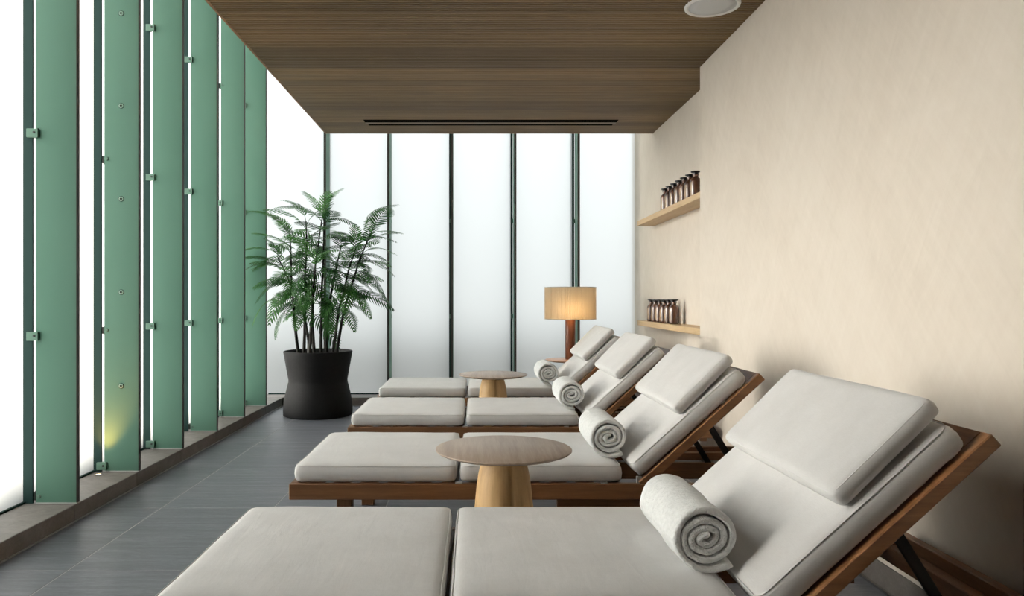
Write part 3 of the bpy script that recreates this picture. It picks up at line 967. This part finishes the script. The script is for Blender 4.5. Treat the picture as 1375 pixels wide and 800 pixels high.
def frond_mesh(seed, L, pairs, ll, droop):
    """pinnate leaf along +X; leaflets curve back like a feather"""
    rnd = random.Random(seed)
    mb = MB()
    def P_(u): return Vector((L*(u-0.10*droop*u*u), 0, L*droop*(0.25*u - 0.62*u*u)))
    mb.tube([P_(k/9) for k in range(10)], [0.0036*(1-0.75*k/9) for k in range(10)], 5)
    for k in range(pairs):
        u = 0.16 + 0.84*k/(pairs-1)
        p = P_(u); tn = (P_(min(1, u+0.02))-P_(u-0.02)).normalized()
        ln = ll*(0.55+0.45*math.sin(math.pi*min(1, 0.20+u*0.78)))*(1.0 if u < 0.8 else 1-0.6*(u-0.8)/0.2)*rnd.uniform(0.9, 1.08)
        fw = R(62-28*u)
        for s in (-1, 1):
            side = Vector((0, s, 0))
            up = tn.cross(side); 
            if up.z < 0: up = -up
            d0 = tn*math.cos(fw) + side*math.sin(fw)
            w = 0.0090*(0.85+0.3*rnd.random())
            pts = []
            for q in range(5):
                v = q/4
                c = p + d0*ln*v + tn*(0.16*ln*v*v) + up*(ln*(0.10*v-0.30*v*v))
                wd = w*(0.40, 0.95, 1.0, 0.70, 0.0)[q]
                pts.append((c, wd))
            wv = (tn - d0*tn.dot(d0)).normalized()
            base = len(mb.v)
            for c, wd in pts[:-1]:
                mb.v.append(tuple(c - wv*wd)); mb.v.append(tuple(c + wv*wd))
            mb.v.append(tuple(pts[-1][0]))
            for q in range(3):
                a = base+2*q
                mb.f.append((a, a+1, a+3, a+2)); mb.m.append(0)
            mb.f.append((base+6, base+7, base+8)); mb.m.append(0)
    return mb.mesh('frond', MAT['leaf'], True)
FV = [frond_mesh(k, *a) for k, a in enumerate([(0.44, 13, 0.125, 0.75), (0.50, 14, 0.13, 1.0), (0.38, 11, 0.12, 0.5), (0.47, 13, 0.13, 1.25), (0.36, 10, 0.115, 0.9)])]
def place_frond(p, az, el, var, sc=1.0, roll=0.0):
    p = Vector(p)
    L_ = (0.44, 0.50, 0.38, 0.47, 0.36)[var]*sc*math.cos(el)
    for _ in range(40):                      # keep clear of the fin beside the pot: turn towards the open floor
        tx, ty = p.x + L_*math.cos(az), p.y + L_*math.sin(az)
        if tx > -0.44 or ty < -0.17: break
        az += 0.08 if math.sin(az) < 0 or math.cos(az) < -0.95 else -0.08
    o = put('frond', FV[var], pl, p)
    o.rotation_mode = 'XYZ'
    M = Matrix.Rotation(az, 4, 'Z') @ Matrix.Rotation(-el, 4, 'Y') @ Matrix.Rotation(roll, 4, 'X')
    o.rotation_euler = M.to_euler('XYZ')
    o.scale = (sc, sc, sc)
rp = random.Random(21)
STEMS = [((-0.17, -0.05), (-0.23, -0.04, 1.05), (-0.27, 0.0, 1.72)), ((-0.15, 0.06), (-0.13, 0.03, 1.1), (-0.10, -0.06, 1.83)),
         ((-0.07, -0.10), (-0.12, -0.09, 0.95), (-0.36, -0.10, 1.48)), ((-0.03, 0.02), (-0.06, 0.06, 1.1), (0.02, 0.10, 1.90)),
         ((0.05, -0.08), (0.05, -0.06, 1.15), (0.07, -0.06, 1.86)), ((0.07, 0.08), (0.09, 0.10, 1.05), (0.20, 0.12, 1.62)),
         ((0.15, -0.04), (0.20, -0.03, 0.98), (0.36, -0.05, 1.58)), ((0.17, 0.05), (0.25, 0.05, 1.05), (0.50, 0.02, 1.74)),
         ((-0.05, -0.14), (-0.02, -0.17, 0.95), (0.02, -0.22, 1.42))]
gi = 0
for (bx, by), mid, tip in STEMS:
    b, m, e = Vector((bx, by, 0.55)), Vector(mid), Vector(tip)
    def pos(u):
        q = b*(1-u)**2 + (m*2-(b+e)/2)*2*u*(1-u) + e*u*u
        return q + Vector((0.014*noise.noise(Vector((u*5, bx*9, 1))), 0.014*noise.noise(Vector((u*5, bx*9, 7))), 0))
    MB().tube([pos(k/14) for k in range(15)], [0.017-0.011*k/14 for k in range(15)], 8).build('stem', MAT['stem_bark'], pl, True)
    nf = 15
    for k in range(nf):
        v = k/(nf-1)
        u = 0.52 + 0.48*v**0.8
        gi += 1
        az = gi*2.399963 + rp.uniform(-0.3, 0.3)
        out = math.atan2(tip[1]*1.2, tip[0]) if abs(tip[0]) > 0.15 else az
        az += 0.35*math.atan2(math.sin(out-az), math.cos(out-az))   # fronds open away from the middle of the crown
        el = R(-14 + 62*v**1.4) + rp.uniform(-0.25, 0.3)
        place_frond(pos(u), az, el, rp.randrange(5), rp.uniform(0.72, 1.0), rp.uniform(-0.6, 0.6))
# longer fronds that give the crown its outline
KEY = [((-0.30, 0.0, 1.74), R(172), R(50), 3, 0.92), ((-0.36, -0.08, 1.52), R(182), R(20), 1, 0.85), ((-0.38, -0.05, 1.42), R(195), R(2), 1, 0.85),
       ((-0.30, -0.08, 1.12), R(190), R(-15), 3, 0.85), ((-0.26, -0.06, 1.02), R(185), R(-48), 0, 0.75), ((0.50, 0.0, 1.72), R(5), R(12), 2, 0.80),
       ((0.44, 0.0, 1.76), R(-15), R(62), 3, 0.85), ((0.34, -0.04, 1.45), R(-8), R(4), 1, 0.85), ((0.32, -0.05, 1.36), R(-14), R(-10), 3, 0.95),
       ((0.05, -0.06, 1.86), R(80), R(72), 2, 0.85), ((0.10, -0.12, 1.10), R(-70), R(-35), 0, 0.9), ((-0.02, -0.2, 1.25), R(-110), R(-40), 4, 0.9)]
for p, az, el, v, s in KEY:
    place_frond(p, az, el, v, s)
